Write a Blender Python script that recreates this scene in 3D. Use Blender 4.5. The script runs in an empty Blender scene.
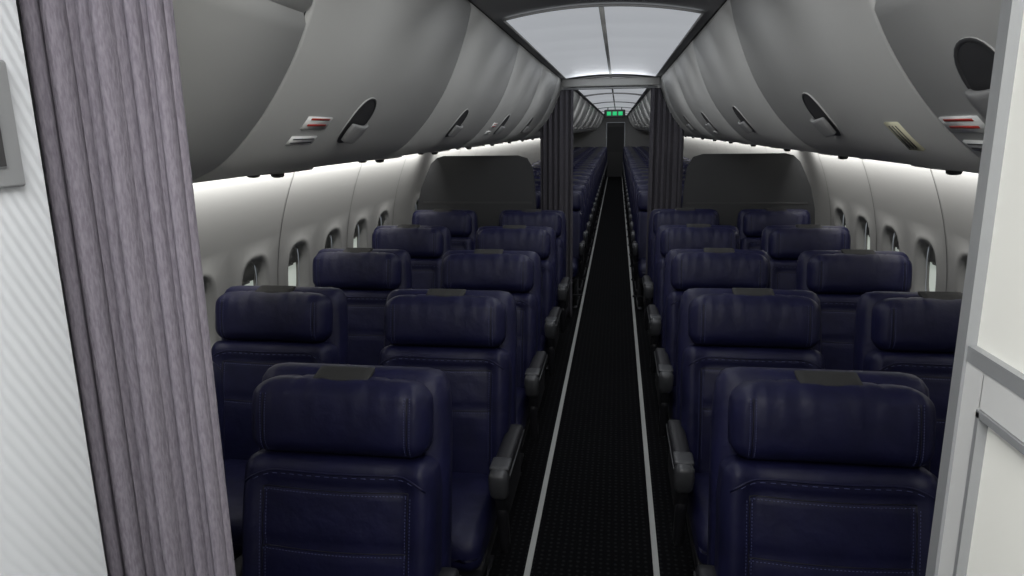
import bpy, bmesh, math, random
from mathutils import Vector, Matrix
from mathutils.bvhtree import BVHTree
random.seed(4)
S = bpy.context.scene
COL = S.collection

# ------------------------------------------------------------------ materials
def mat(name, col, rough=0.5, metal=0.0, emit=None, estr=0.0, spec=0.5):
    m = bpy.data.materials.new(name); m.use_nodes = True
    b = m.node_tree.nodes['Principled BSDF']
    b.inputs['Base Color'].default_value = (*col, 1)
    b.inputs['Roughness'].default_value = rough
    b.inputs['Metallic'].default_value = metal
    b.inputs['Specular IOR Level'].default_value = spec
    if emit:
        b.inputs['Emission Color'].default_value = (*emit, 1)
        b.inputs['Emission Strength'].default_value = estr
    return m
def N(m, t, **kw):
    n = m.node_tree.nodes.new(t)
    for k, v in kw.items(): setattr(n, k, v)
    return n
def L(m, a, b): m.node_tree.links.new(a, b)
def bsdf(m): return m.node_tree.nodes['Principled BSDF']
def noise_bump(m, scale=60, strength=0.2, dist=0.002, detail=4, mapscale=None):
    tc = N(m, 'ShaderNodeTexCoord'); no = N(m, 'ShaderNodeTexNoise')
    no.inputs['Scale'].default_value = scale; no.inputs['Detail'].default_value = detail
    if mapscale:
        mp = N(m, 'ShaderNodeMapping'); mp.inputs['Scale'].default_value = mapscale
        L(m, tc.outputs['Object'], mp.inputs[0]); L(m, mp.outputs[0], no.inputs['Vector'])
    else: L(m, tc.outputs['Object'], no.inputs['Vector'])
    bp = N(m, 'ShaderNodeBump'); bp.inputs['Strength'].default_value = strength
    bp.inputs['Distance'].default_value = dist
    L(m, no.outputs['Fac'], bp.inputs['Height']); L(m, bp.outputs[0], bsdf(m).inputs['Normal'])
    return tc, no, bp
def color_var(m, no, c1, c2, lo=0.3, hi=0.7):
    r = N(m, 'ShaderNodeValToRGB')
    r.color_ramp.elements[0].position = lo; r.color_ramp.elements[0].color = (*c1, 1)
    r.color_ramp.elements[1].position = hi; r.color_ramp.elements[1].color = (*c2, 1)
    L(m, no.outputs['Fac'], r.inputs[0]); L(m, r.outputs[0], bsdf(m).inputs['Base Color'])

M_leather = mat('navy_leather', (0.007, 0.008, 0.036), 0.52, spec=0.36)
_, no, _ = noise_bump(M_leather, 10, 0.5, 0.014, 4); color_var(M_leather, no, (0.0050, 0.0056, 0.029), (0.0080, 0.0086, 0.044))
M_stitch = mat('seam_thread', (0.07, 0.08, 0.18), 0.7)
M_seam = mat('seam_piping', (0.002, 0.002, 0.008), 0.5)
M_shell = mat('seat_shell_plastic', (0.02, 0.02, 0.03), 0.5); noise_bump(M_shell, 200, 0.1)
M_tag = mat('headrest_tag_fabric', (0.020, 0.020, 0.020), 0.8); noise_bump(M_tag, 300, 0.3)
M_armdark = mat('armrest_dark', (0.010, 0.010, 0.013), 0.5); noise_bump(M_armdark, 150, 0.1)
M_armgrey = mat('armrest_cap_grey', (0.058, 0.060, 0.065), 0.42, 0.2); noise_bump(M_armgrey, 150, 0.05)
M_metal = mat('seat_frame_metal', (0.04, 0.04, 0.045), 0.45, 0.6); noise_bump(M_metal, 100, 0.05)
M_bin = mat('bin_plastic', (0.43, 0.43, 0.42), 0.5, spec=0.35); noise_bump(M_bin, 400, 0.05, 0.001)
M_gap = mat('seam_gap_rubber', (0.03, 0.03, 0.03), 0.8); noise_bump(M_gap, 100, 0.05)  # dark joint material, also backs the gaps between bins
M_wall = mat('sidewall_plastic', (0.215, 0.215, 0.21), 0.6); noise_bump(M_wall, 350, 0.08, 0.001)
M_ceil = mat('ceiling_plastic', (0.26, 0.26, 0.26), 0.6); noise_bump(M_ceil, 300, 0.05, 0.001)
M_trimdark = mat('dark_trim', (0.04, 0.04, 0.042), 0.5); noise_bump(M_trimdark, 150, 0.05)
M_div = mat('divider_laminate', (0.026, 0.027, 0.029), 0.6); noise_bump(M_div, 300, 0.15, 0.001)
M_white = mat('placard_white', (0.8, 0.8, 0.78), 0.5); noise_bump(M_white, 100, 0.02)
M_red = mat('placard_red', (0.45, 0.04, 0.03), 0.5); noise_bump(M_red, 100, 0.02)
M_yel = mat('placard_yellow', (0.55, 0.53, 0.38), 0.5); noise_bump(M_yel, 100, 0.02)
M_ink = mat('placard_ink', (0.05, 0.05, 0.05), 0.5); noise_bump(M_ink, 100, 0.02)
M_strip = mat('floor_path_strip', (0.42, 0.43, 0.42), 0.5); noise_bump(M_strip, 100, 0.05)
M_pane = mat('window_daylight', (0.6, 0.63, 0.6), 0.3, 0, (0.85, 0.95, 0.85), 0.28)
M_shade = mat('window_shade', (0.20, 0.20, 0.19), 0.6); noise_bump(M_shade, 100, 0.1)
M_green = mat('exit_green', (0.0, 0.2, 0.05), 0.4, 0, (0.05, 1.0, 0.35), 0.5)
M_alu = mat('aluminium_trim', (0.33, 0.34, 0.35), 0.4, 0.4); noise_bump(M_alu, 120, 0.05, mapscale=(1, 1, 30))
M_panelw = mat('cream_laminate', (0.80, 0.80, 0.75), 0.45); noise_bump(M_panelw, 300, 0.05, 0.001)
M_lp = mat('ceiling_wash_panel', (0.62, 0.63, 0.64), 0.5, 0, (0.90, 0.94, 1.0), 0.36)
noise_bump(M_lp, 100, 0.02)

M_carpet = mat('carpet_black', (0.006, 0.006, 0.007), 0.95, spec=0.1)
tc = N(M_carpet, 'ShaderNodeTexCoord'); vo = N(M_carpet, 'ShaderNodeTexVoronoi'); vo.inputs['Scale'].default_value = 32
vo.inputs['Randomness'].default_value = 0.15
L(M_carpet, tc.outputs['Object'], vo.inputs['Vector'])
r = N(M_carpet, 'ShaderNodeValToRGB'); r.color_ramp.elements[0].position = 0.1; r.color_ramp.elements[0].color = (0.015, 0.016, 0.017, 1)
r.color_ramp.elements[1].position = 0.3; r.color_ramp.elements[1].color = (0.003, 0.003, 0.004, 1)
L(M_carpet, vo.outputs['Distance'], r.inputs[0]); L(M_carpet, r.outputs[0], bsdf(M_carpet).inputs['Base Color'])

def curtain_mat(name, c1, c2, bump=0.6):
    m = mat(name, c1, 0.9, spec=0.1)
    tc, no, bp = noise_bump(m, 1.0, bump, 0.002, 4, (420, 420, 90))
    color_var(m, no, c1, c2, 0.35, 0.65); return m
M_curt = curtain_mat('curtain_lavender_fabric', (0.128, 0.116, 0.140), (0.176, 0.162, 0.190), 0.5)
M_curt2 = curtain_mat('curtain_charcoal_fabric', (0.085, 0.080, 0.092), (0.115, 0.11, 0.125))

M_rib = mat('ribbed_wall_panel', (0.58, 0.60, 0.63), 0.6, spec=0.2)
tc = N(M_rib, 'ShaderNodeTexCoord'); mp = N(M_rib, 'ShaderNodeMapping'); mp.inputs['Rotation'].default_value = (math.radians(62), 0, 0)
wv = N(M_rib, 'ShaderNodeTexWave'); wv.bands_direction = 'Z'; wv.inputs['Scale'].default_value = 28
wv.inputs['Distortion'].default_value = 0.6; wv.inputs['Detail'].default_value = 1
L(M_rib, tc.outputs['Object'], mp.inputs[0]); L(M_rib, mp.outputs[0], wv.inputs['Vector'])
bp = N(M_rib, 'ShaderNodeBump'); bp.inputs['Strength'].default_value = 0.30; bp.inputs['Distance'].default_value = 0.002
L(M_rib, wv.outputs['Fac'], bp.inputs['Height']); L(M_rib, bp.outputs[0], bsdf(M_rib).inputs['Normal'])

# ------------------------------------------------------------------ helpers
def obj(name, bm, mats, smooth=True, loc=(0, 0, 0), parent=None):
    me = bpy.data.meshes.new(name)
    bmesh.ops.recalc_face_normals(bm, faces=bm.faces)
    bm.to_mesh(me); bm.free()
    for m in mats: me.materials.append(m)
    if smooth:
        for p in me.polygons: p.use_smooth = True
    o = bpy.data.objects.new(name, me); o.location = loc
    COL.objects.link(o)
    if parent: o.parent = parent
    return o
def inst(name, me, loc, scale=(1, 1, 1), rotz=0):
    o = bpy.data.objects.new(name, me); o.location = loc; o.scale = scale; o.rotation_euler[2] = rotz
    COL.objects.link(o); return o

def rbox(bm, size, loc=(0, 0, 0), r=0.02, cuts=6, rot=None, mi=0, fn=None):
    t = bmesh.new()
    bmesh.ops.create_cube(t, size=2)
    bmesh.ops.subdivide_edges(t, edges=t.edges[:], cuts=cuts, use_grid_fill=True)
    h = Vector(size) / 2; r = min(r, min(h) * 0.98)
    for v in t.verts:
        n = Vector([math.sin(c * math.pi / 2) * 0.55 + c * 0.45 for c in v.co])
        p = Vector([n[i] * h[i] for i in range(3)])
        q = Vector([max(-(h[i] - r), min(h[i] - r, p[i])) for i in range(3)])
        d = p - q
        if d.length > 1e-7:
            dm = max(abs(d.x), abs(d.y), abs(d.z))
            d = d.normalized() * dm
        p = q + d
        if fn: p = fn(p, n)
        v.co = p
    M = Matrix.Translation(Vector(loc))
    if rot: M = M @ rot.to_4x4()
    for v in t.verts: v.co = M @ v.co
    vm = {v: bm.verts.new(v.co) for v in t.verts}
    for f in t.faces:
        nf = bm.faces.new([vm[v] for v in f.verts]); nf.material_index = mi; nf.smooth = True
    t.free()
def box(bm, lo, hi, mi=0):
    x0, y0, z0 = lo; x1, y1, z1 = hi
    v = [bm.verts.new(c) for c in [(x0,y0,z0),(x1,y0,z0),(x1,y1,z0),(x0,y1,z0),(x0,y0,z1),(x1,y0,z1),(x1,y1,z1),(x0,y1,z1)]]
    for q in [(0,1,2,3),(4,5,6,7),(0,1,5,4),(1,2,6,5),(2,3,7,6),(3,0,4,7)]:
        f = bm.faces.new([v[i] for i in q]); f.material_index = mi
def bevel_all(bm, w, seg=2):
    bmesh.ops.bevel(bm, geom=bm.edges[:], offset=w, segments=seg, affect='EDGES')
def tube(bm, pts, rad, mi=0, n=6):
    pts = [Vector(p) for p in pts]; rings = []
    for i, p in enumerate(pts):
        d = (pts[min(i+1, len(pts)-1)] - pts[max(i-1, 0)]).normalized()
        a = d.orthogonal().normalized() if abs(d.y) > 0.9 else d.cross(Vector((0, 1, 0))).normalized()
        b = d.cross(a).normalized()
        rings.append([bm.verts.new(p + rad*(math.cos(2*math.pi*k/n)*a + math.sin(2*math.pi*k/n)*b)) for k in range(n)])
    for A, B in zip(rings, rings[1:]):
        for k in range(n):
            f = bm.faces.new([A[k], A[(k+1) % n], B[(k+1) % n], B[k]]); f.material_index = mi
    for R in (rings[0], rings[-1]):
        f = bm.faces.new(R); f.material_index = mi
def groove(d, w): return math.exp(-(d / w) ** 2)

# ------------------------------------------------------------------ seats
TILT = math.radians(11)
def build_seat(W=0.54, HW=0.495, cuts=34, top=1.135, dx=0.0, bm=None, seams=False):
    if bm is None: bm = bmesh.new()
    R = Matrix.Rotation(-TILT, 3, 'X')
    def place(cz, off=0.0):
        return Vector((dx, 0.05 - (top - cz) * math.tan(TILT) + off, cz))
    hh = 0.208
    def head_fn(p, n):
        x, y, z = p
        zn = z / (hh/2); xn = x / (HW/2)
        x *= 1 - 0.06 * max(0, zn) ** 3 - 0.03 * max(0, -zn) ** 3
        z -= 0.012 * abs(xn) ** 3 * max(0, zn)
        if y < 0:
            y -= 0.018 * (1 - zn*zn) * (1 - xn**4)
            y -= 0.010 * abs(xn) ** 2.5
            for s in (-1, 1):
                y += 0.007 * groove(xn - s*0.80 - 0.02*zn, 0.035) * max(0, 1 - abs(zn)**6)
                y += 0.007 * groove(xn - s*(0.34 + 0.05*zn), 0.045) * max(0, zn + 0.5)
                y += 0.006 * groove(xn - s*(0.10 - 0.03*zn), 0.035) * max(0, zn + 0.2)
                y += 0.005 * groove(xn - s*(0.57 + 0.07*zn), 0.035) * max(0, zn + 0.1)
        if zn > 0.6:
            z -= 0.004 * groove(xn - 0.55, 0.04) + 0.004 * groove(xn + 0.55, 0.04)
        return Vector((x, y, z))
    rbox(bm, (HW, 0.115, hh), place(top - hh/2, -0.02), 0.048, cuts, R, 0, head_fn)
    bz0, bz1 = 0.40, top - hh + 0.003
    bh = bz1 - bz0
    def back_fn(p, n):
        x, y, z = p
        xn = x / (W/2); zz = z + (bz0 + bz1)/2
        zn = z / (bh/2)
        if zn > 0.5: x *= 1 - 0.04 * ((zn - 0.5)/0.5) ** 2
        if y < 0:
            y -= 0.014 * (1 - (xn/0.72)**2) if abs(xn) < 0.72 else 0
            y -= 0.018 * groove(abs(xn) - 0.88, 0.14)
            y -= 0.008 * math.sin(max(0, min(1, (zz - 0.45)/0.4)) * math.pi)
            if zz < bz1 - 0.07: y += 0.008 * groove(abs(xn) - 0.74, 0.03)
            if abs(xn) < 0.74:
                y += 0.009 * groove(zz - 0.70, 0.010)
                y += 0.008 * groove(zz - (bz1-0.075), 0.010)
        return Vector((x, y, z))
    rbox(bm, (W, 0.12, bh), place((bz0+bz1)/2, -0.012), 0.040, cuts, R, 0, back_fn)
    sz0, sz1 = 0.38, top + 0.004
    def shell_fn(p, n):
        x, y, z = p; zn = z/((sz1-sz0)/2)
        if zn > 0.3: x *= 1 - 0.05 * ((zn-0.3)/0.7) ** 3
        return Vector((x, y, z))
    rbox(bm, (W + 0.02, 0.12, sz1 - sz0), place((sz0+sz1)/2, 0.072), 0.05, max(8, cuts//3), R, 0, shell_fn)
    if seams:
        bm.normal_update()
        bvh = BVHTree.FromBMesh(bm)
        def hit(x, z):
            loc, nr, i, d = bvh.ray_cast(Vector((x, -0.6, z)), Vector((0, 1, 0)))
            return loc
        def seam(pts2, rad=0.0016, mi=6, off=0.0005):
            P = [hit(x, z) for x, z in pts2]; P = [p - Vector((0, off, 0)) for p in P if p is not None]
            if len(P) > 2: tube(bm, P, rad, mi, 5)
        def stitches(pts2, mi=2):
            P = [hit(x, z) for x, z in pts2]
            P = [p for p in P if p is not None]
            for a, c in zip(P[::2], P[1::2]):
                if (a-c).length < 0.03: tube(bm, [a - Vector((0, .0006, 0)), c - Vector((0, .0006, 0))], 0.0010, mi, 4)
        def line(a, c, n): return [(a[0]+(c[0]-a[0])*i/n, a[1]+(c[1]-a[1])*i/n) for i in range(n+1)]
        zt = bz1 - 0.075
        for s in (-1, 1):
            x = s*W/2*0.74
            seam(line((x, zt), (x, 0.47), 24)); stitches(line((x - s*.007, zt-0.01), (x - s*.007, 0.5), 80)); stitches(line((x + s*.007, zt-0.01), (x + s*.007, 0.5), 80))
            hx = s*HW/2*0.80
            seam(line((hx, top-0.03), (hx, top-hh+0.02), 24), 0.0014)
            stitches(line((hx+s*.007, top-0.03), (hx+s*.007, top-hh+0.02), 46)); stitches(line((hx-s*.007, top-0.03), (hx-s*.007, top-hh+0.02), 46))
        X = W/2*0.74
        for zz in (zt, 0.70):
            seam(line((-X, zz), (X, zz), 30)); stitches(line((-X, zz-.007), (X, zz-.007), 84))
        pts = []
        for i in range(41):
            u = -1 + 2*i/40
            pts.append((dx + u*W*0.462, bz1 - 0.028 - 0.035*abs(u)**8))
        seam(pts, 0.0030, 0, 0.0015); stitches([(x, z-0.009) for x, z in pts][2:-2])
    rbox(bm, (0.155, 0.075, 0.012), place(top + 0.001, -0.018), 0.004, 4, Matrix.Rotation(math.radians(12), 3, 'X'), 1)
    def cush_fn(p, n):
        x, y, z = p; xn = x/(W/2); yn = y/0.27
        if z > 0:
            z += 0.018*(1-xn*xn)*(1-yn*yn) - 0.02*max(0, -yn)**4
            z -= 0.006*groove(abs(xn)-0.72, 0.025)
            z -= 0.006*groove(yn+0.35, 0.03)*(1 if abs(xn) < .72 else 0)
        return Vector((x, y, z))
    rbox(bm, (W - 0.04, 0.54, 0.15), (dx, -0.36, 0.385), 0.05, max(10, cuts//2), Matrix.Rotation(math.radians(-3), 3, 'X'), 0, cush_fn)
    rbox(bm, (W - 0.05, 0.48, 0.06), (dx, -0.33, 0.29), 0.015, 3, None, 3)
    for sx in (-0.17, 0.17):
        rbox(bm, (0.035, 0.05, 0.30), (dx+sx, -0.47, 0.150), 0.01, 2, Matrix.Rotation(math.radians(8), 3, 'X'), 5)
        rbox(bm, (0.035, 0.05, 0.30), (dx+sx, -0.16, 0.150), 0.01, 2, Matrix.Rotation(math.radians(-20), 3, 'X'), 5)
        rbox(bm, (0.045, 0.52, 0.02), (dx+sx, -0.30, 0.010), 0.006, 2, None, 5)
    tube(bm, [(dx-0.24, -0.5, 0.13), (dx, -0.52, 0.13), (dx+0.24, -0.5, 0.13)], 0.010, 5, 8)
    return bm
def add_arm(bm, x, wid=0.066, y0=-0.47, y1=-0.02, ztop=0.625):
    rbox(bm, (wid, y1-y0, 0.05), (x, (y0+y1)/2, ztop-0.025), 0.02, 6, Matrix.Rotation(math.radians(-2), 3, 'X'), 3)
    def sk(p, n):
        q = Vector(p)
        if q.z < 0: q.y += 0.05*(-q.z/0.09) * (1 if q.y < 0 else 0)
        return q
    rbox(bm, (wid*0.72, y1-y0-0.04, 0.20), (x, (y0+y1)/2+0.01, ztop-0.13), 0.02, 5, None, 3, sk)
    for s in (-1, 1):
        rbox(bm, (0.006, (y1-y0)*0.86, 0.012), (x+s*wid*0.5, (y0+y1)/2+0.02, ztop-0.036), 0.002, 2, None, 4)
    def cap(p, n):
        q = Vector(p)
        q.y += 0.35 * max(0, -q.z)
        q.x *= 1 - 0.12*max(0, -q.z)/0.06
        return q
    rbox(bm, (wid+0.004, 0.06, 0.115), (x, y0+0.012, ztop-0.052), 0.024, 8, None, 4, cap)
    rbox(bm, (wid+0.004, 0.09, 0.016), (x, y0+0.065, ztop+0.001), 0.007, 4, None, 4)
    rbox(bm, (wid*0.6, 0.05, 0.22), (x, y0+0.10, ztop-0.27), 0.014, 4, Matrix.Rotation(math.radians(14), 3, 'X'), 3)
SEATMATS = [M_leather, M_tag, M_stitch, M_armdark, M_armgrey, M_metal, M_seam]
b = build_seat(seams=True)
add_arm(b, -0.288); add_arm(b, 0.288)
seat0 = obj('airline_seat', b, SEATMATS)
seat_me = seat0.data
ROW0, PITCH = 1.80, 0.965
first = True
for r_ in range(5):
    xs_ = (-1.345, -0.652, 0.622, 1.315) if r_ == 0 else (-1.335, -0.603, 0.612, 1.305)
    for x in xs_:
        y = ROW0 + PITCH*r_ + (-0.12 if x < 0 else 0) + (-0.02 if r_ == 0 and x > 0 else 0)
        if first: seat0.location = (x, y, 0); first = False
        else: inst('airline_seat', seat_me, (x, y, 0))
b = bmesh.new()
for dx in (-0.44, 0, 0.44):
    build_seat(0.42, 0.39, 12, 1.13, dx=dx, bm=b)
for x in (-0.66, -0.22, 0.22, 0.66): add_arm(b, x, 0.045, -0.40)
eco = obj('economy_seat_row', b, SEATMATS)
k = 0
for i in range(23):
    for s in (-1, 1):
        loc = (s*0.93, 7.42 + i*0.79, 0)
        if k == 0: eco.location = loc
        else: inst('economy_seat_row', eco.data, loc)
        k += 1

# ------------------------------------------------------------------ shell
Y0, Y1 = -1.6, 26.6
CZ, CR = 0.85, 1.77
def wx(z): return math.sqrt(max(0, CR*CR - (z-CZ)**2))
BAY = 0.508; WZ = 0.96
def build_wall(side, phase):
    bm = bmesh.new()
    wins = []
    ystart = phase - BAY/2
    while ystart > Y0 + BAY: ystart -= BAY
    nb = int((Y1 - ystart)/BAY)+1
    zlo, zhi = 0.67, 1.25
    def V(y, z, off=0): return bm.verts.new((side*(wx(z)+off), y, z))
    def loop_rect(cy):
        pts = []
        for k in range(8): pts.append((cy-BAY/2+BAY*k/8, zlo))
        for k in range(8): pts.append((cy+BAY/2, zlo+(zhi-zlo)*k/8))
        for k in range(8): pts.append((cy+BAY/2-BAY*k/8, zhi))
        for k in range(8): pts.append((cy-BAY/2, zhi-(zhi-zlo)*k/8))
        return pts
    for ib in range(nb):
        cy = ystart + BAY*(ib+0.5)
        zs_low = [0 + zlo*k/5 for k in range(6)]
        zs_hi = [zhi + (2.34-zhi)*k/14 for k in range(15)]
        for zs in (zs_low, zs_hi):
            g = [[V(cy-BAY/2+BAY*k/8, z) for k in range(9)] for z in zs]
            for a, c in zip(g, g[1:]):
                for k in range(8): bm.faces.new([a[k], a[k+1], c[k+1], c[k]])
        rp = loop_rect(cy)
        hole = cy > 1.2 and cy < 5.75 or (cy > 6.3 and cy < 13)
        if hole:
            wins.append(cy)
            def se(ang, a, c2, e=3.2):
                ca, sa = math.cos(ang), math.sin(ang)
                rr = (abs(ca/a)**e + abs(sa/c2)**e) ** (-1/e)
                return rr*ca, rr*sa
            rings = [[V(*p) for p in rp]]
            for (a, c2, off) in ((0.165, 0.225, 0.0), (0.155, 0.215, -0.008), (0.125, 0.185, 0.0), (0.112, 0.17, 0.045)):
                ring = []
                for (yy, zz) in rp:
                    ang = math.atan2(zz-WZ, yy-cy)
                    u, w = se(ang, a, c2)
                    ring.append(V(cy+u, WZ+w, off))
                rings.append(ring)
            for A, B in zip(rings, rings[1:]):
                for k in range(32): bm.faces.new([A[k], A[(k+1) % 32], B[(k+1) % 32], B[k]])
        else:
            g = [[V(cy-BAY/2+BAY*k/8, zlo+(zhi-zlo)*j/8) for k in range(9)] for j in range(9)]
            for a, c in zip(g, g[1:]):
                for k in range(8): bm.faces.new([a[k], a[k+1], c[k+1], c[k]])
        if ib % 2 == 0:
            yy = cy - BAY/2
            zs = [0.25 + (1.66-0.25)*k/16 for k in range(17)]
            for a, c in zip(zs, zs[1:]):
                v = [bm.verts.new((side*(wx(z)-0.002), yy+d, z)) for z, d in ((a, -.003), (a, .003), (c, .003), (c, -.003))]
                f = bm.faces.new(v); f.material_index = 1
    bmesh.ops.remove_doubles(bm, verts=bm.verts, dist=1e-4)
    obj('wall_' + ('left' if side < 0 else 'right'), bm, [M_wall, M_gap])
    return wins
WL = build_wall(-1, 3.28)
WR = build_wall(1, 3.56)
b = bmesh.new()
def se2(ang, a, c, e=3.2):
    ca, sa = math.cos(ang), math.sin(ang); rr = (abs(ca/a)**e + abs(sa/c)**e)**(-1/e); return rr*ca, rr*sa
vs = [b.verts.new((0.058, *se2(2*math.pi*k/32, 0.118, 0.178))) for k in range(32)]
f = b.faces.new(vs); f.material_index = 0
lip = []
for (a, c, xo) in ((0.117, 0.176, 0.05), (0.100, 0.156, 0.045), (0.096, 0.150, 0.056)):
    lip.append([b.verts.new((xo, *se2(2*math.pi*k/32, a, c))) for k in range(32)])
for A, B in zip(lip, lip[1:]):
    for k in range(32): f = b.faces.new([A[k], A[(k+1) % 32], B[(k+1) % 32], B[k]]); f.material_index = 1
box(b, (0.0515, -0.105, 0.06), (0.055, 0.105, 0.16), 1)
box(b, (0.045, -0.04, 0.055), (0.055, 0.04, 0.068), 1)
wme = None; cnt = 1
zrot = math.atan2(WZ-CZ, CR)
for side, lst in ((-1, WL), (1, WR)):
    for cy in lst:
        if wme is None:
            o = obj('window_1', b, [M_pane, M_shade]); wme = o.data
        else:
            o = inst('window_%d' % cnt, wme, (0, 0, 0))
        o.location = (side*wx(WZ), cy, WZ)
        o.rotation_euler = (0, (-zrot if side > 0 else zrot), 0)
        o.scale = (side, 1, 1)
        cnt += 1

b = bmesh.new(); box(b, (-1.56, Y0, -0.06), (1.56, Y1, 0.0)); obj('floor', b, [M_carpet], False)
b = bmesh.new()
for s in (-1, 1): box(b, (s*0.262-0.012, 0.72, 0.0), (s*0.262+0.012, Y1-0.2, 0.006))
obj('trim_floor_path_strips', b, [M_strip], False)

# ceiling
def czf(x): return 2.20 + 0.035*(1-(x/0.42)**2)
b = bmesh.new()
xs = [-0.42 + 0.84*k/16 for k in range(17)]
prof = [(-1.12, 2.27), (-0.60, 2.27), (-0.47, 2.24), (-0.425, 2.20)] + [(x, czf(x)) for x in xs] + [(0.425, 2.20), (0.47, 2.24), (0.60, 2.27), (1.12, 2.27)]
ys = [Y0 + (Y1-Y0)*k/40 for k in range(41)]
g = [[b.verts.new((x, y, z)) for x, z in prof] for y in ys]
for A, B in zip(g, g[1:]):
    for k in range(len(prof)-1): b.faces.new([A[k], A[k+1], B[k+1], B[k]])
obj('ceiling', b, [M_ceil])
def light_panel(ya, yb, name='ceiling_light_panel'):
    b = bmesh.new(); n = 24
    w = 0.38
    rows = []
    for j in range(n+1):
        y = ya + (yb-ya)*j/n
        rows.append([b.verts.new((-w + 2*w*k/20, y + (0.07*(abs(-1+2*k/20)**2) if j == 0 else 0), czf(-w + 2*w*k/20)-0.008)) for k in range(21)])
    for A, B in zip(rows, rows[1:]):
        for k in range(20): b.faces.new([A[k], A[k+1], B[k+1], B[k]])
    for s in (-1, 1):
        tube(b, [(s*w, ya+0.07, czf(w)-0.010), (s*w, yb, czf(w)-0.010)], 0.005, 1)
    box(b, (-0.010, ya+0.02, 2.222), (0.010, yb, 2.226), 2)
    tube(b, [(-w+2*w*k/20, ya+0.07*(abs(-1+2*k/20)**2), czf(-w+2*w*k/20)-0.01) for k in range(21)], 0.005, 1)
    obj(name, b, [M_lp, M_ceil, M_bin])
light_panel(2.80, 6.30)
yy = 6.62
while yy < 25:
    light_panel(yy, yy+3.0); yy += 3.25

# ------------------------------------------------------------------ overhead bins
BP = [(.425,2.20),(.446,2.115),(.480,2.02),(.524,1.925),(.578,1.842),(.636,1.774),(.700,1.718),(.775,1.682)]
def cat(pts, n=6):
    out = []
    P = [Vector(p) for p in pts]; P = [2*P[0]-P[1]] + P + [2*P[-1]-P[-2]]
    for i in range(1, len(P)-2):
        for k in range(n):
            t = k/n; a, b_, c, d = P[i-1], P[i], P[i+1], P[i+2]
            out.append(0.5*((2*b_)+(-a+c)*t+(2*a-5*b_+4*c-d)*t*t+(-a+3*b_-3*c+d)*t**3))
    out.append(P[-2]); return out
BC = cat(BP, 6)
NB = len(BC)-1
def bin_pt(x):
    for i in range(NB):
        if BC[i].x <= x <= BC[i+1].x:
            t = (x-BC[i].x)/(BC[i+1].x-BC[i].x); return BC[i].lerp(BC[i+1], t), (BC[i+1]-BC[i]).normalized()
def strip(bm, side, i0, i1, ya, yb, edge=0.006, mi=0, roll0=0.010, roll1=0.010):
    pts = BC[i0:i1+1]; n = len(pts); cols = []
    ysl = [(ya, 0.012), (ya+0.001, 0.004), (ya+edge, 0.0), ((ya+yb)/2, 0.0), (yb-edge, 0.0), (yb-0.001, 0.004), (yb, 0.012)]
    for y, back in ysl:
        row = []
        for k, p in enumerate(pts):
            d = (pts[min(k+1, n-1)] - pts[max(k-1, 0)]).normalized()
            nrm = Vector((-d.y, d.x))
            if nrm.x < 0: nrm = -nrm
            bk = back
            if k == 0: bk += roll0
            if k == n-1: bk += roll1
            q = p + nrm*bk
            row.append(bm.verts.new((side*q.x, y, q.y)))
        cols.append(row)
    for A, B in zip(cols, cols[1:]):
        for k in range(n-1):
            f = bm.faces.new([A[k], A[k+1], B[k+1], B[k]]); f.material_index = mi
def handle(bm, side, y, x=0.565):
    p, d = bin_pt(x)
    nrm = Vector((d.y, -d.x))
    if nrm.x > 0: nrm = -nrm
    def W(u, v, w):
        return Vector((side*(p.x + d.x*v + nrm.x*(w - 0.9*v*v)), y+u, p.y + d.y*v + nrm.y*(w - 0.9*v*v)))
    K = 32
    def ell(a, c, w, e=2.3):
        r = []
        for k in range(K):
            ang = 2*math.pi*k/K; ca, sa = math.cos(ang), math.sin(ang)
            rr = (abs(ca/a)**e + abs(sa/c)**e)**(-1/e)
            r.append(bm.verts.new(W(rr*ca, rr*sa, w)))
        return r
    rings = [ell(.072, .078, -0.002), ell(.069, .075, 0.003), ell(.064, .070, 0.004), ell(.061, .067, 0.0015)]
    for j, (A, B) in enumerate(zip(rings, rings[1:])):
        for k in range(K):
            f = bm.faces.new([A[k], A[(k+1) % K], B[(k+1) % K], B[k]]); f.material_index = 0 if j < 1 else 2
    rows = [ell(.061, .067, 0.0016), ell(.040, .044, 0.0030), ell(.020, .022, 0.0036)]
    for A, B in zip(rows, rows[1:]):
        for k in range(K):
            f = bm.faces.new([A[k], A[(k+1) % K], B[(k+1) % K], B[k]]); f.material_index = 2
    f = bm.faces.new(rows[-1]); f.material_index = 2
    t = bmesh.new()
    rbox(t, (0.104, 0.060, 0.012), (0, 0, 0), 0.005, 8, None, 3, lambda q, n: Vector((q.x*(1-0.25*max(0,q.y)/0.03), q.y, q.z + 0.010*(1-(q.x/0.052)**2))))
    vm = {v: bm.verts.new(W(v.co.x, v.co.y+0.028, v.co.z+0.011)) for v in t.verts}
    for f in t.faces:
        nf = bm.faces.new([vm[v] for v in f.verts]); nf.material_index = 3
    t.free()
def card(bm, side, y, x, wy, wv, mi, lift=0.002):
    p, d = bin_pt(x); nrm = Vector((d.y, -d.x))
    if nrm.x > 0: nrm = -nrm
    c = []
    for w in (-0.004, lift):
        for u, v in ((-.5, -.5), (.5, -.5), (.5, .5), (-.5, .5)):
            q = p + d*(v*wv) + nrm*w
            c.append(bm.verts.new((side*q.x, y+u*wy, q.y)))
    f = bm.faces.new(c[4:]); f.material_index = mi
    for k in range(4):
        f = bm.faces.new([c[k], c[(k+1) % 4], c[4+(k+1) % 4], c[4+k]]); f.material_index = mi
M_handle = mat('bin_handle_grey', (0.24, 0.24, 0.24), 0.4); noise_bump(M_handle, 100, 0.03)
BM = [M_bin, M_gap, M_trimdark, M_handle, M_white, M_red, M_yel, M_ink]
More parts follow.
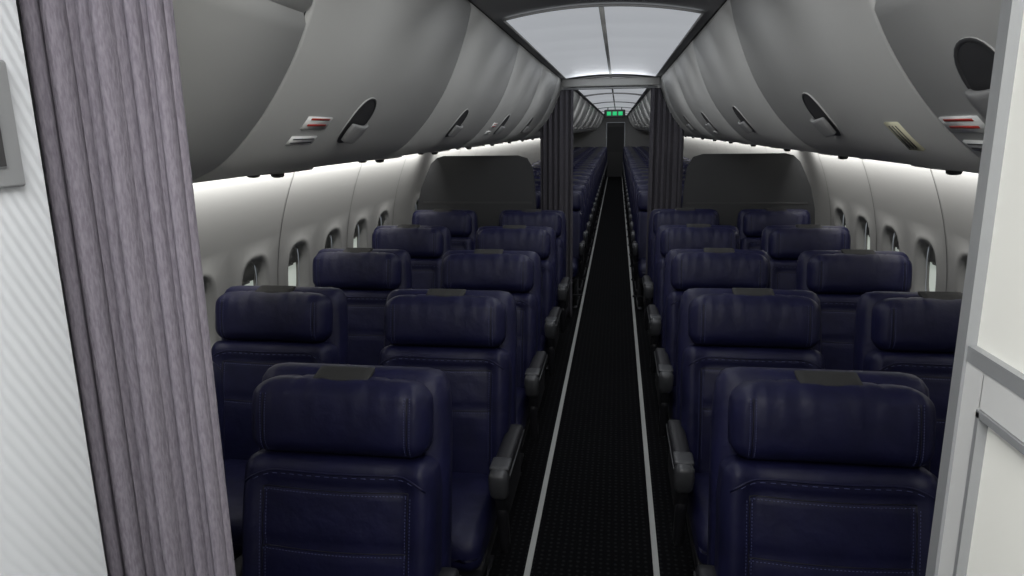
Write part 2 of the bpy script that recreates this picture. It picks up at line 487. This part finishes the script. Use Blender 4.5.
def bin_unit(side, ya, yb, hy, hx, split):
    b = bmesh.new(); g = 0.0025
    if split:
        strip(b, side, 0, 14, ya+g, yb-g); strip(b, side, 14, NB, ya+g, yb-g, roll1=0)
    else: strip(b, side, 0, NB, ya+g, yb-g, roll1=0)
    if hy is not None: handle(b, side, hy, hx)
    pr = [p + Vector((0.011, 0.006)) for p in BC]
    pr = pr + [Vector((0.86, 1.672)), Vector((1.43, 1.645)), Vector((1.45, 1.67)), Vector((1.34, 1.90)), Vector((1.12, 2.12)), Vector((0.62, 2.23))]
    ra = [b.verts.new((side*p.x, ya+.001, p.y)) for p in pr]; rb = [b.verts.new((side*p.x, yb-.001, p.y)) for p in pr]
    for k in range(len(pr)):
        f = b.faces.new([ra[k], ra[(k+1) % len(pr)], rb[(k+1) % len(pr)], rb[k]]); f.material_index = 1 if k < NB-1 else 0
    f = b.faces.new(ra); f.material_index = 1; f = b.faces.new(rb); f.material_index = 1
    return b
P = 1.19
for side, s0 in ((-1, 1.30), (1, 1.36)):
    s2 = [0.78, s0]
    while s2[-1] < Y1-1.4: s2.append(s2[-1]+P)
    for i, (a, c) in enumerate(zip(s2, s2[1:])):
        hy = (a+c)/2 + (-0.08 if side < 0 else 0.08); hx = 0.608
        if i == 0: hy = 0.89 if side < 0 else 1.10; hx = 0.585
        b = bin_unit(side, a, c, hy, hx, i == 0)
        if side < 0 and i == 1 or side > 0 and i == 0 or i % 3 == 0 and i > 2:
            y = hy - 0.25 if side < 0 else hy + 0.175
            xx = .612 if side < 0 else .632
            card(b, side, y, xx, 0.13, 0.034, 4, 0.003)
            for dv in (-.008, .003): card(b, side, y, xx+dv, 0.10, 0.005, 5, 0.004)
            card(b, side, y-0.01, xx+.036, 0.13, 0.024, 4, 0.003)
            for dv in (-.004, .004): card(b, side, y-.01, xx+.036+dv, 0.11, 0.003, 7, 0.004)
        if side > 0 and i == 1:
            card(b, side, a+0.22, 0.655, 0.07, 0.080, 6, 0.003)
            for du in (-.018, 0, .018): card(b, side, a+0.22+du, 0.655, 0.004, 0.065, 7, 0.004)
        obj('overhead_bin', b, BM)
for side in (-1, 1):
    b = bmesh.new()
    y = 1.1
    while y < 12:
        rbox(b, (0.30, 0.22, 0.02), (side*1.05, y, 1.662), 0.006, 3, Matrix.Rotation(side*math.radians(2.7), 3, 'Y'), 0)
        for dx in (-0.08, 0, 0.08): rbox(b, (0.035, 0.035, 0.02), (side*1.05+dx, y, 1.652), 0.01, 4, None, 1)
        y += 0.965
    obj('trim_reading_light_units', b, [M_bin, M_gap], False)

# ------------------------------------------------------------------ class divider
DY = 6.10
def divider(side):
    b = bmesh.new()
    pts = [(0.62, 0.0), (0.62, 0.95), (0.635, 1.30), (0.655, 1.45), (0.70, 1.53), (0.78, 1.555)]
    pts += [(1.44, 1.555), (1.50, 1.54), (1.555, 1.49), (1.60, 1.40), (1.655, 1.28), (1.70, 1.10), (1.715, 0.9), (1.68, 0.4), (1.53, 0.0)]
    A = [b.verts.new((side*x, DY, z)) for x, z in pts]; B = [b.verts.new((side*x, DY+.04, z)) for x, z in pts]
    b.faces.new(A); b.faces.new(B)
    n = len(pts)
    for k in range(n): b.faces.new([A[k], A[(k+1) % n], B[(k+1) % n], B[k]])
    bmesh.ops.recalc_face_normals(b, faces=b.faces)
    bmesh.ops.bevel(b, geom=[e for e in b.edges if abs(e.verts[0].co.y-e.verts[1].co.y) < 1e-4], offset=0.008, segments=2, affect='EDGES')
    box(b, (min(side*0.66, side*1.64), DY-.007, 1.14), (max(side*0.66, side*1.64), DY+.001, 1.155), 1)
    obj('cabin_divider', b, [M_div, M_trimdark], False)
divider(-1); divider(1)
b = bmesh.new()
rbox(b, (0.84, 0.09, 0.07), (0, 6.42, 2.165), 0.01, 4)
rbox(b, (0.82, 0.02, 0.02), (0, 6.42, 2.118), 0.006, 3, None, 1)
obj('trim_curtain_header', b, [M_bin, M_alu])

# ------------------------------------------------------------------ curtains
def curtain(name, x0, x1, y, z0, z1, folds, amp, m, nz=24, topfn=None, seed=1):
    b = bmesh.new(); nx = folds*18
    rows = []
    rg = random.Random(seed)
    rnd = [rg.uniform(0.45, 1.3) for _ in range(folds*2+2)]
    for j in range(nz+1):
        v = j/nz
        row = []
        for i in range(nx+1):
            u = i/nx
            ph = u*folds*2*math.pi
            a = amp*rnd[int(u*folds*2)]*(0.85+0.15*math.sin(3*v+i*0.02))
            x = x0 + (x1-x0)*u + 0.22*amp*math.sin(2*ph+0.6)
            zt = z1 if topfn is None else min(z1, topfn(abs(x)))
            z = z0 + (zt-z0)*v
            yy = y + a*math.sin(ph + 0.25*math.sin(2.2*v+u*5)) + 0.12*a*math.sin(3.1*ph+1)
            row.append(b.verts.new((x, yy, z)))
        rows.append(row)
    for A, B in zip(rows, rows[1:]):
        for k in range(nx): b.faces.new([A[k], A[k+1], B[k+1], B[k]])
    o = obj(name, b, [m])
    s = o.modifiers.new('thickness', 'SOLIDIFY'); s.thickness = 0.003
    return o
curtain('curtain', -0.510, -0.358, 0.66, 0.03, 2.19, 6, 0.028, M_curt, seed=3)
def bintop(x):
    if x < 0.415: return 2.11
    for i in range(NB):
        if BC[i].x <= x+0.014 <= BC[i+1].x:
            return min(2.11, BC[i].y - 0.012)
    return 1.66
curtain('divider_curtain', -0.62, -0.325, 6.42, 0.03, 2.11, 6, 0.03, M_curt2, topfn=bintop)
curtain('divider_curtain', 0.345, 0.64, 6.42, 0.03, 2.11, 6, 0.03, M_curt2, topfn=bintop)

# ------------------------------------------------------------------ entry walls (foreground)
b = bmesh.new()
box(b, (-0.54, Y0, 0.0), (-0.473, 0.605, 2.2)); obj('wall_entry_left', b, [M_rib], False)
b = bmesh.new()
box(b, (-1.62, 0.71, 0.0), (-0.52, 0.765, 1.63)); box(b, (-1.05, 0.715, 1.6), (-0.52, 0.76, 2.24))
obj('wall_bulkhead_left', b, [M_bin], False)
b = bmesh.new()
box(b, (0.46, 0.66, 0.0), (1.62, 0.72, 1.63)); box(b, (0.46, 0.665, 1.6), (1.05, 0.715, 2.24))
obj('wall_bulkhead_right', b, [M_bin], False)
b = bmesh.new()
XR = 0.403
M_stile = mat('stile_white', (0.55, 0.555, 0.55), 0.45); noise_bump(M_stile, 200, 0.03)
box(b, (XR+0.006, Y0, 0), (XR+0.055, 0.70, 2.2), 0)
box(b, (XR-0.004, 0.688, 0), (XR+0.06, 0.706, 2.2), 1)
box(b, (XR-0.002, Y0, 1.560), (XR+0.008, 0.688, 1.575), 1)
box(b, (XR-0.001, 0.655, 0), (XR+0.008, 0.688, 1.560), 2)
box(b, (XR-0.001, Y0, 1.525), (XR+0.008, 0.656, 1.560), 2)
box(b, (XR-0.003, 0.650, 0.1), (XR+0.008, 0.656, 1.522), 1)
box(b, (XR-0.003, Y0, 1.517), (XR+0.008, 0.656, 1.524), 1)
obj('wall_entry_right', b, [M_panelw, M_alu, M_stile], False)
b = bmesh.new()
rbox(b, (0.012, 0.10, 0.05), (XR+0.002, 0.575, 1.29), 0.005, 3, None, 0)
rbox(b, (0.016, 0.035, 0.03), (XR-0.003, 0.60, 1.29), 0.005, 3, None, 1)
obj('closet_latch', b, [M_alu, M_trimdark])
b = bmesh.new()
box(b, (-0.475, 0.30, 1.735), (-0.464, 0.575, 1.845), 0)
box(b, (-0.466, 0.32, 1.752), (-0.461, 0.555, 1.828), 1)
bevel_all(b, 0.002, 1)
obj('wall_sign_frame', b, [M_alu, M_trimdark], False)
b = bmesh.new(); box(b, (-1.75, Y0-0.05, 0), (1.75, Y0, 2.3)); obj('wall_front', b, [M_wall], False)
b = bmesh.new()
box(b, (-1.7, Y1-0.2, 0), (-0.33, Y1-0.1, 2.3)); box(b, (0.33, Y1-0.2, 0), (1.7, Y1-0.1, 2.3)); box(b, (-0.33, Y1-0.2, 1.96), (0.33, Y1-0.1, 2.3))
obj('wall_back', b, [M_ceil], False)
b = bmesh.new()
box(b, (-0.32, Y1-0.09, 0), (0.32, Y1-0.05, 1.95), 0); box(b, (-0.28, Y1-0.097, 0.9), (0.28, Y1-0.09, 1.8), 1)
obj('door_1', b, [M_trimdark, M_div], False)
b = bmesh.new()
rbox(b, (0.46, 0.06, 0.17), (0, 16.0, 2.08), 0.02, 4, None, 0)
for i, (xa, w) in enumerate(((-0.17, 0.09), (-0.045, 0.09), (0.08, 0.09))):
    box(b, (xa, 15.962, 2.04), (xa+w, 15.969, 2.12), 1)
for sx in (-0.15, 0.15): tube(b, [(sx, 16.0, 2.15), (sx, 16.0, 2.215)], 0.01, 0)
obj('exit_sign', b, [M_trimdark, M_green])

# ------------------------------------------------------------------ lights
def area(name, loc, d, lx, ly, power, col=(1, 1, 1)):
    ld = bpy.data.lights.new(name, 'AREA'); ld.shape = 'RECTANGLE'; ld.size = lx; ld.size_y = ly
    ld.energy = power; ld.color = col
    o = bpy.data.objects.new(name, ld); COL.objects.link(o)
    z = -Vector(d).normalized(); x = Vector((0, 1, 0))
    if abs(z.dot(x)) > 0.05: x = Vector((1, 0, 0))
    x = (x - z*x.dot(z)).normalized(); y = z.cross(x)
    o.matrix_world = Matrix(((x.x, y.x, z.x, loc[0]), (x.y, y.y, z.y, loc[1]), (x.z, y.z, z.z, loc[2]), (0, 0, 0, 1)))
    return o
for s in (-1, 1):
    area('cove_light', (s*1.515, 3.4, 1.600), (s*0.93, 0, -0.36), 5.2, 0.025, 28, (1, 0.99, 0.96))
    area('cove_light', (s*1.515, 15.5, 1.600), (s*0.93, 0, -0.36), 18, 0.025, 85, (1, 0.99, 0.96))
area('entry_lamp', (0.0, 0.0, 2.17), (0, 0.35, -0.9), 0.6, 0.5, 18, (1, 0.99, 0.97))
for i in range(9):  # added fill lights along the aisle, emitting side turned away from camera
    area('ceiling_fill', (0, 1.05+0.5*i, 2.13), (0, 0.40, -0.92), 0.5, 0.06, 1.9, (0.96, 0.98, 1))
for y in (6.8, 8, 9.5, 11, 13, 15, 18, 21, 24):  # same added fill, carried on through the economy cabin
    area('ceiling_fill', (0, y, 2.13), (0, 0.40, -0.92), 0.5, 0.06, 4, (0.96, 0.98, 1))
area('header_wash', (0, 6.2, 2.12), (0, -0.35, 0.95), 0.6, 0.06, 1.0, (0.92, 0.96, 1))

w = bpy.data.worlds.new('World'); S.world = w; w.use_nodes = True
w.node_tree.nodes['Background'].inputs[0].default_value = (0.5, 0.55, 0.6, 1)
w.node_tree.nodes['Background'].inputs[1].default_value = 0.3

# ------------------------------------------------------------------ camera
cd = bpy.data.cameras.new('camera'); cam = bpy.data.objects.new('camera', cd); COL.objects.link(cam)
cd.sensor_width = 36; cd.lens = 36*700/1024; cd.clip_start = 0.02; cd.clip_end = 100
Rm = Matrix.Rotation(math.radians(8.55), 4, 'Z') @ Matrix.Rotation(math.radians(90-12.8), 4, 'X') @ Matrix.Rotation(math.radians(-0.8), 4, 'Z')
cam.matrix_world = Matrix.Translation((0.07, 0, 1.78)) @ Rm
S.camera = cam
S.view_settings.view_transform = 'Standard'
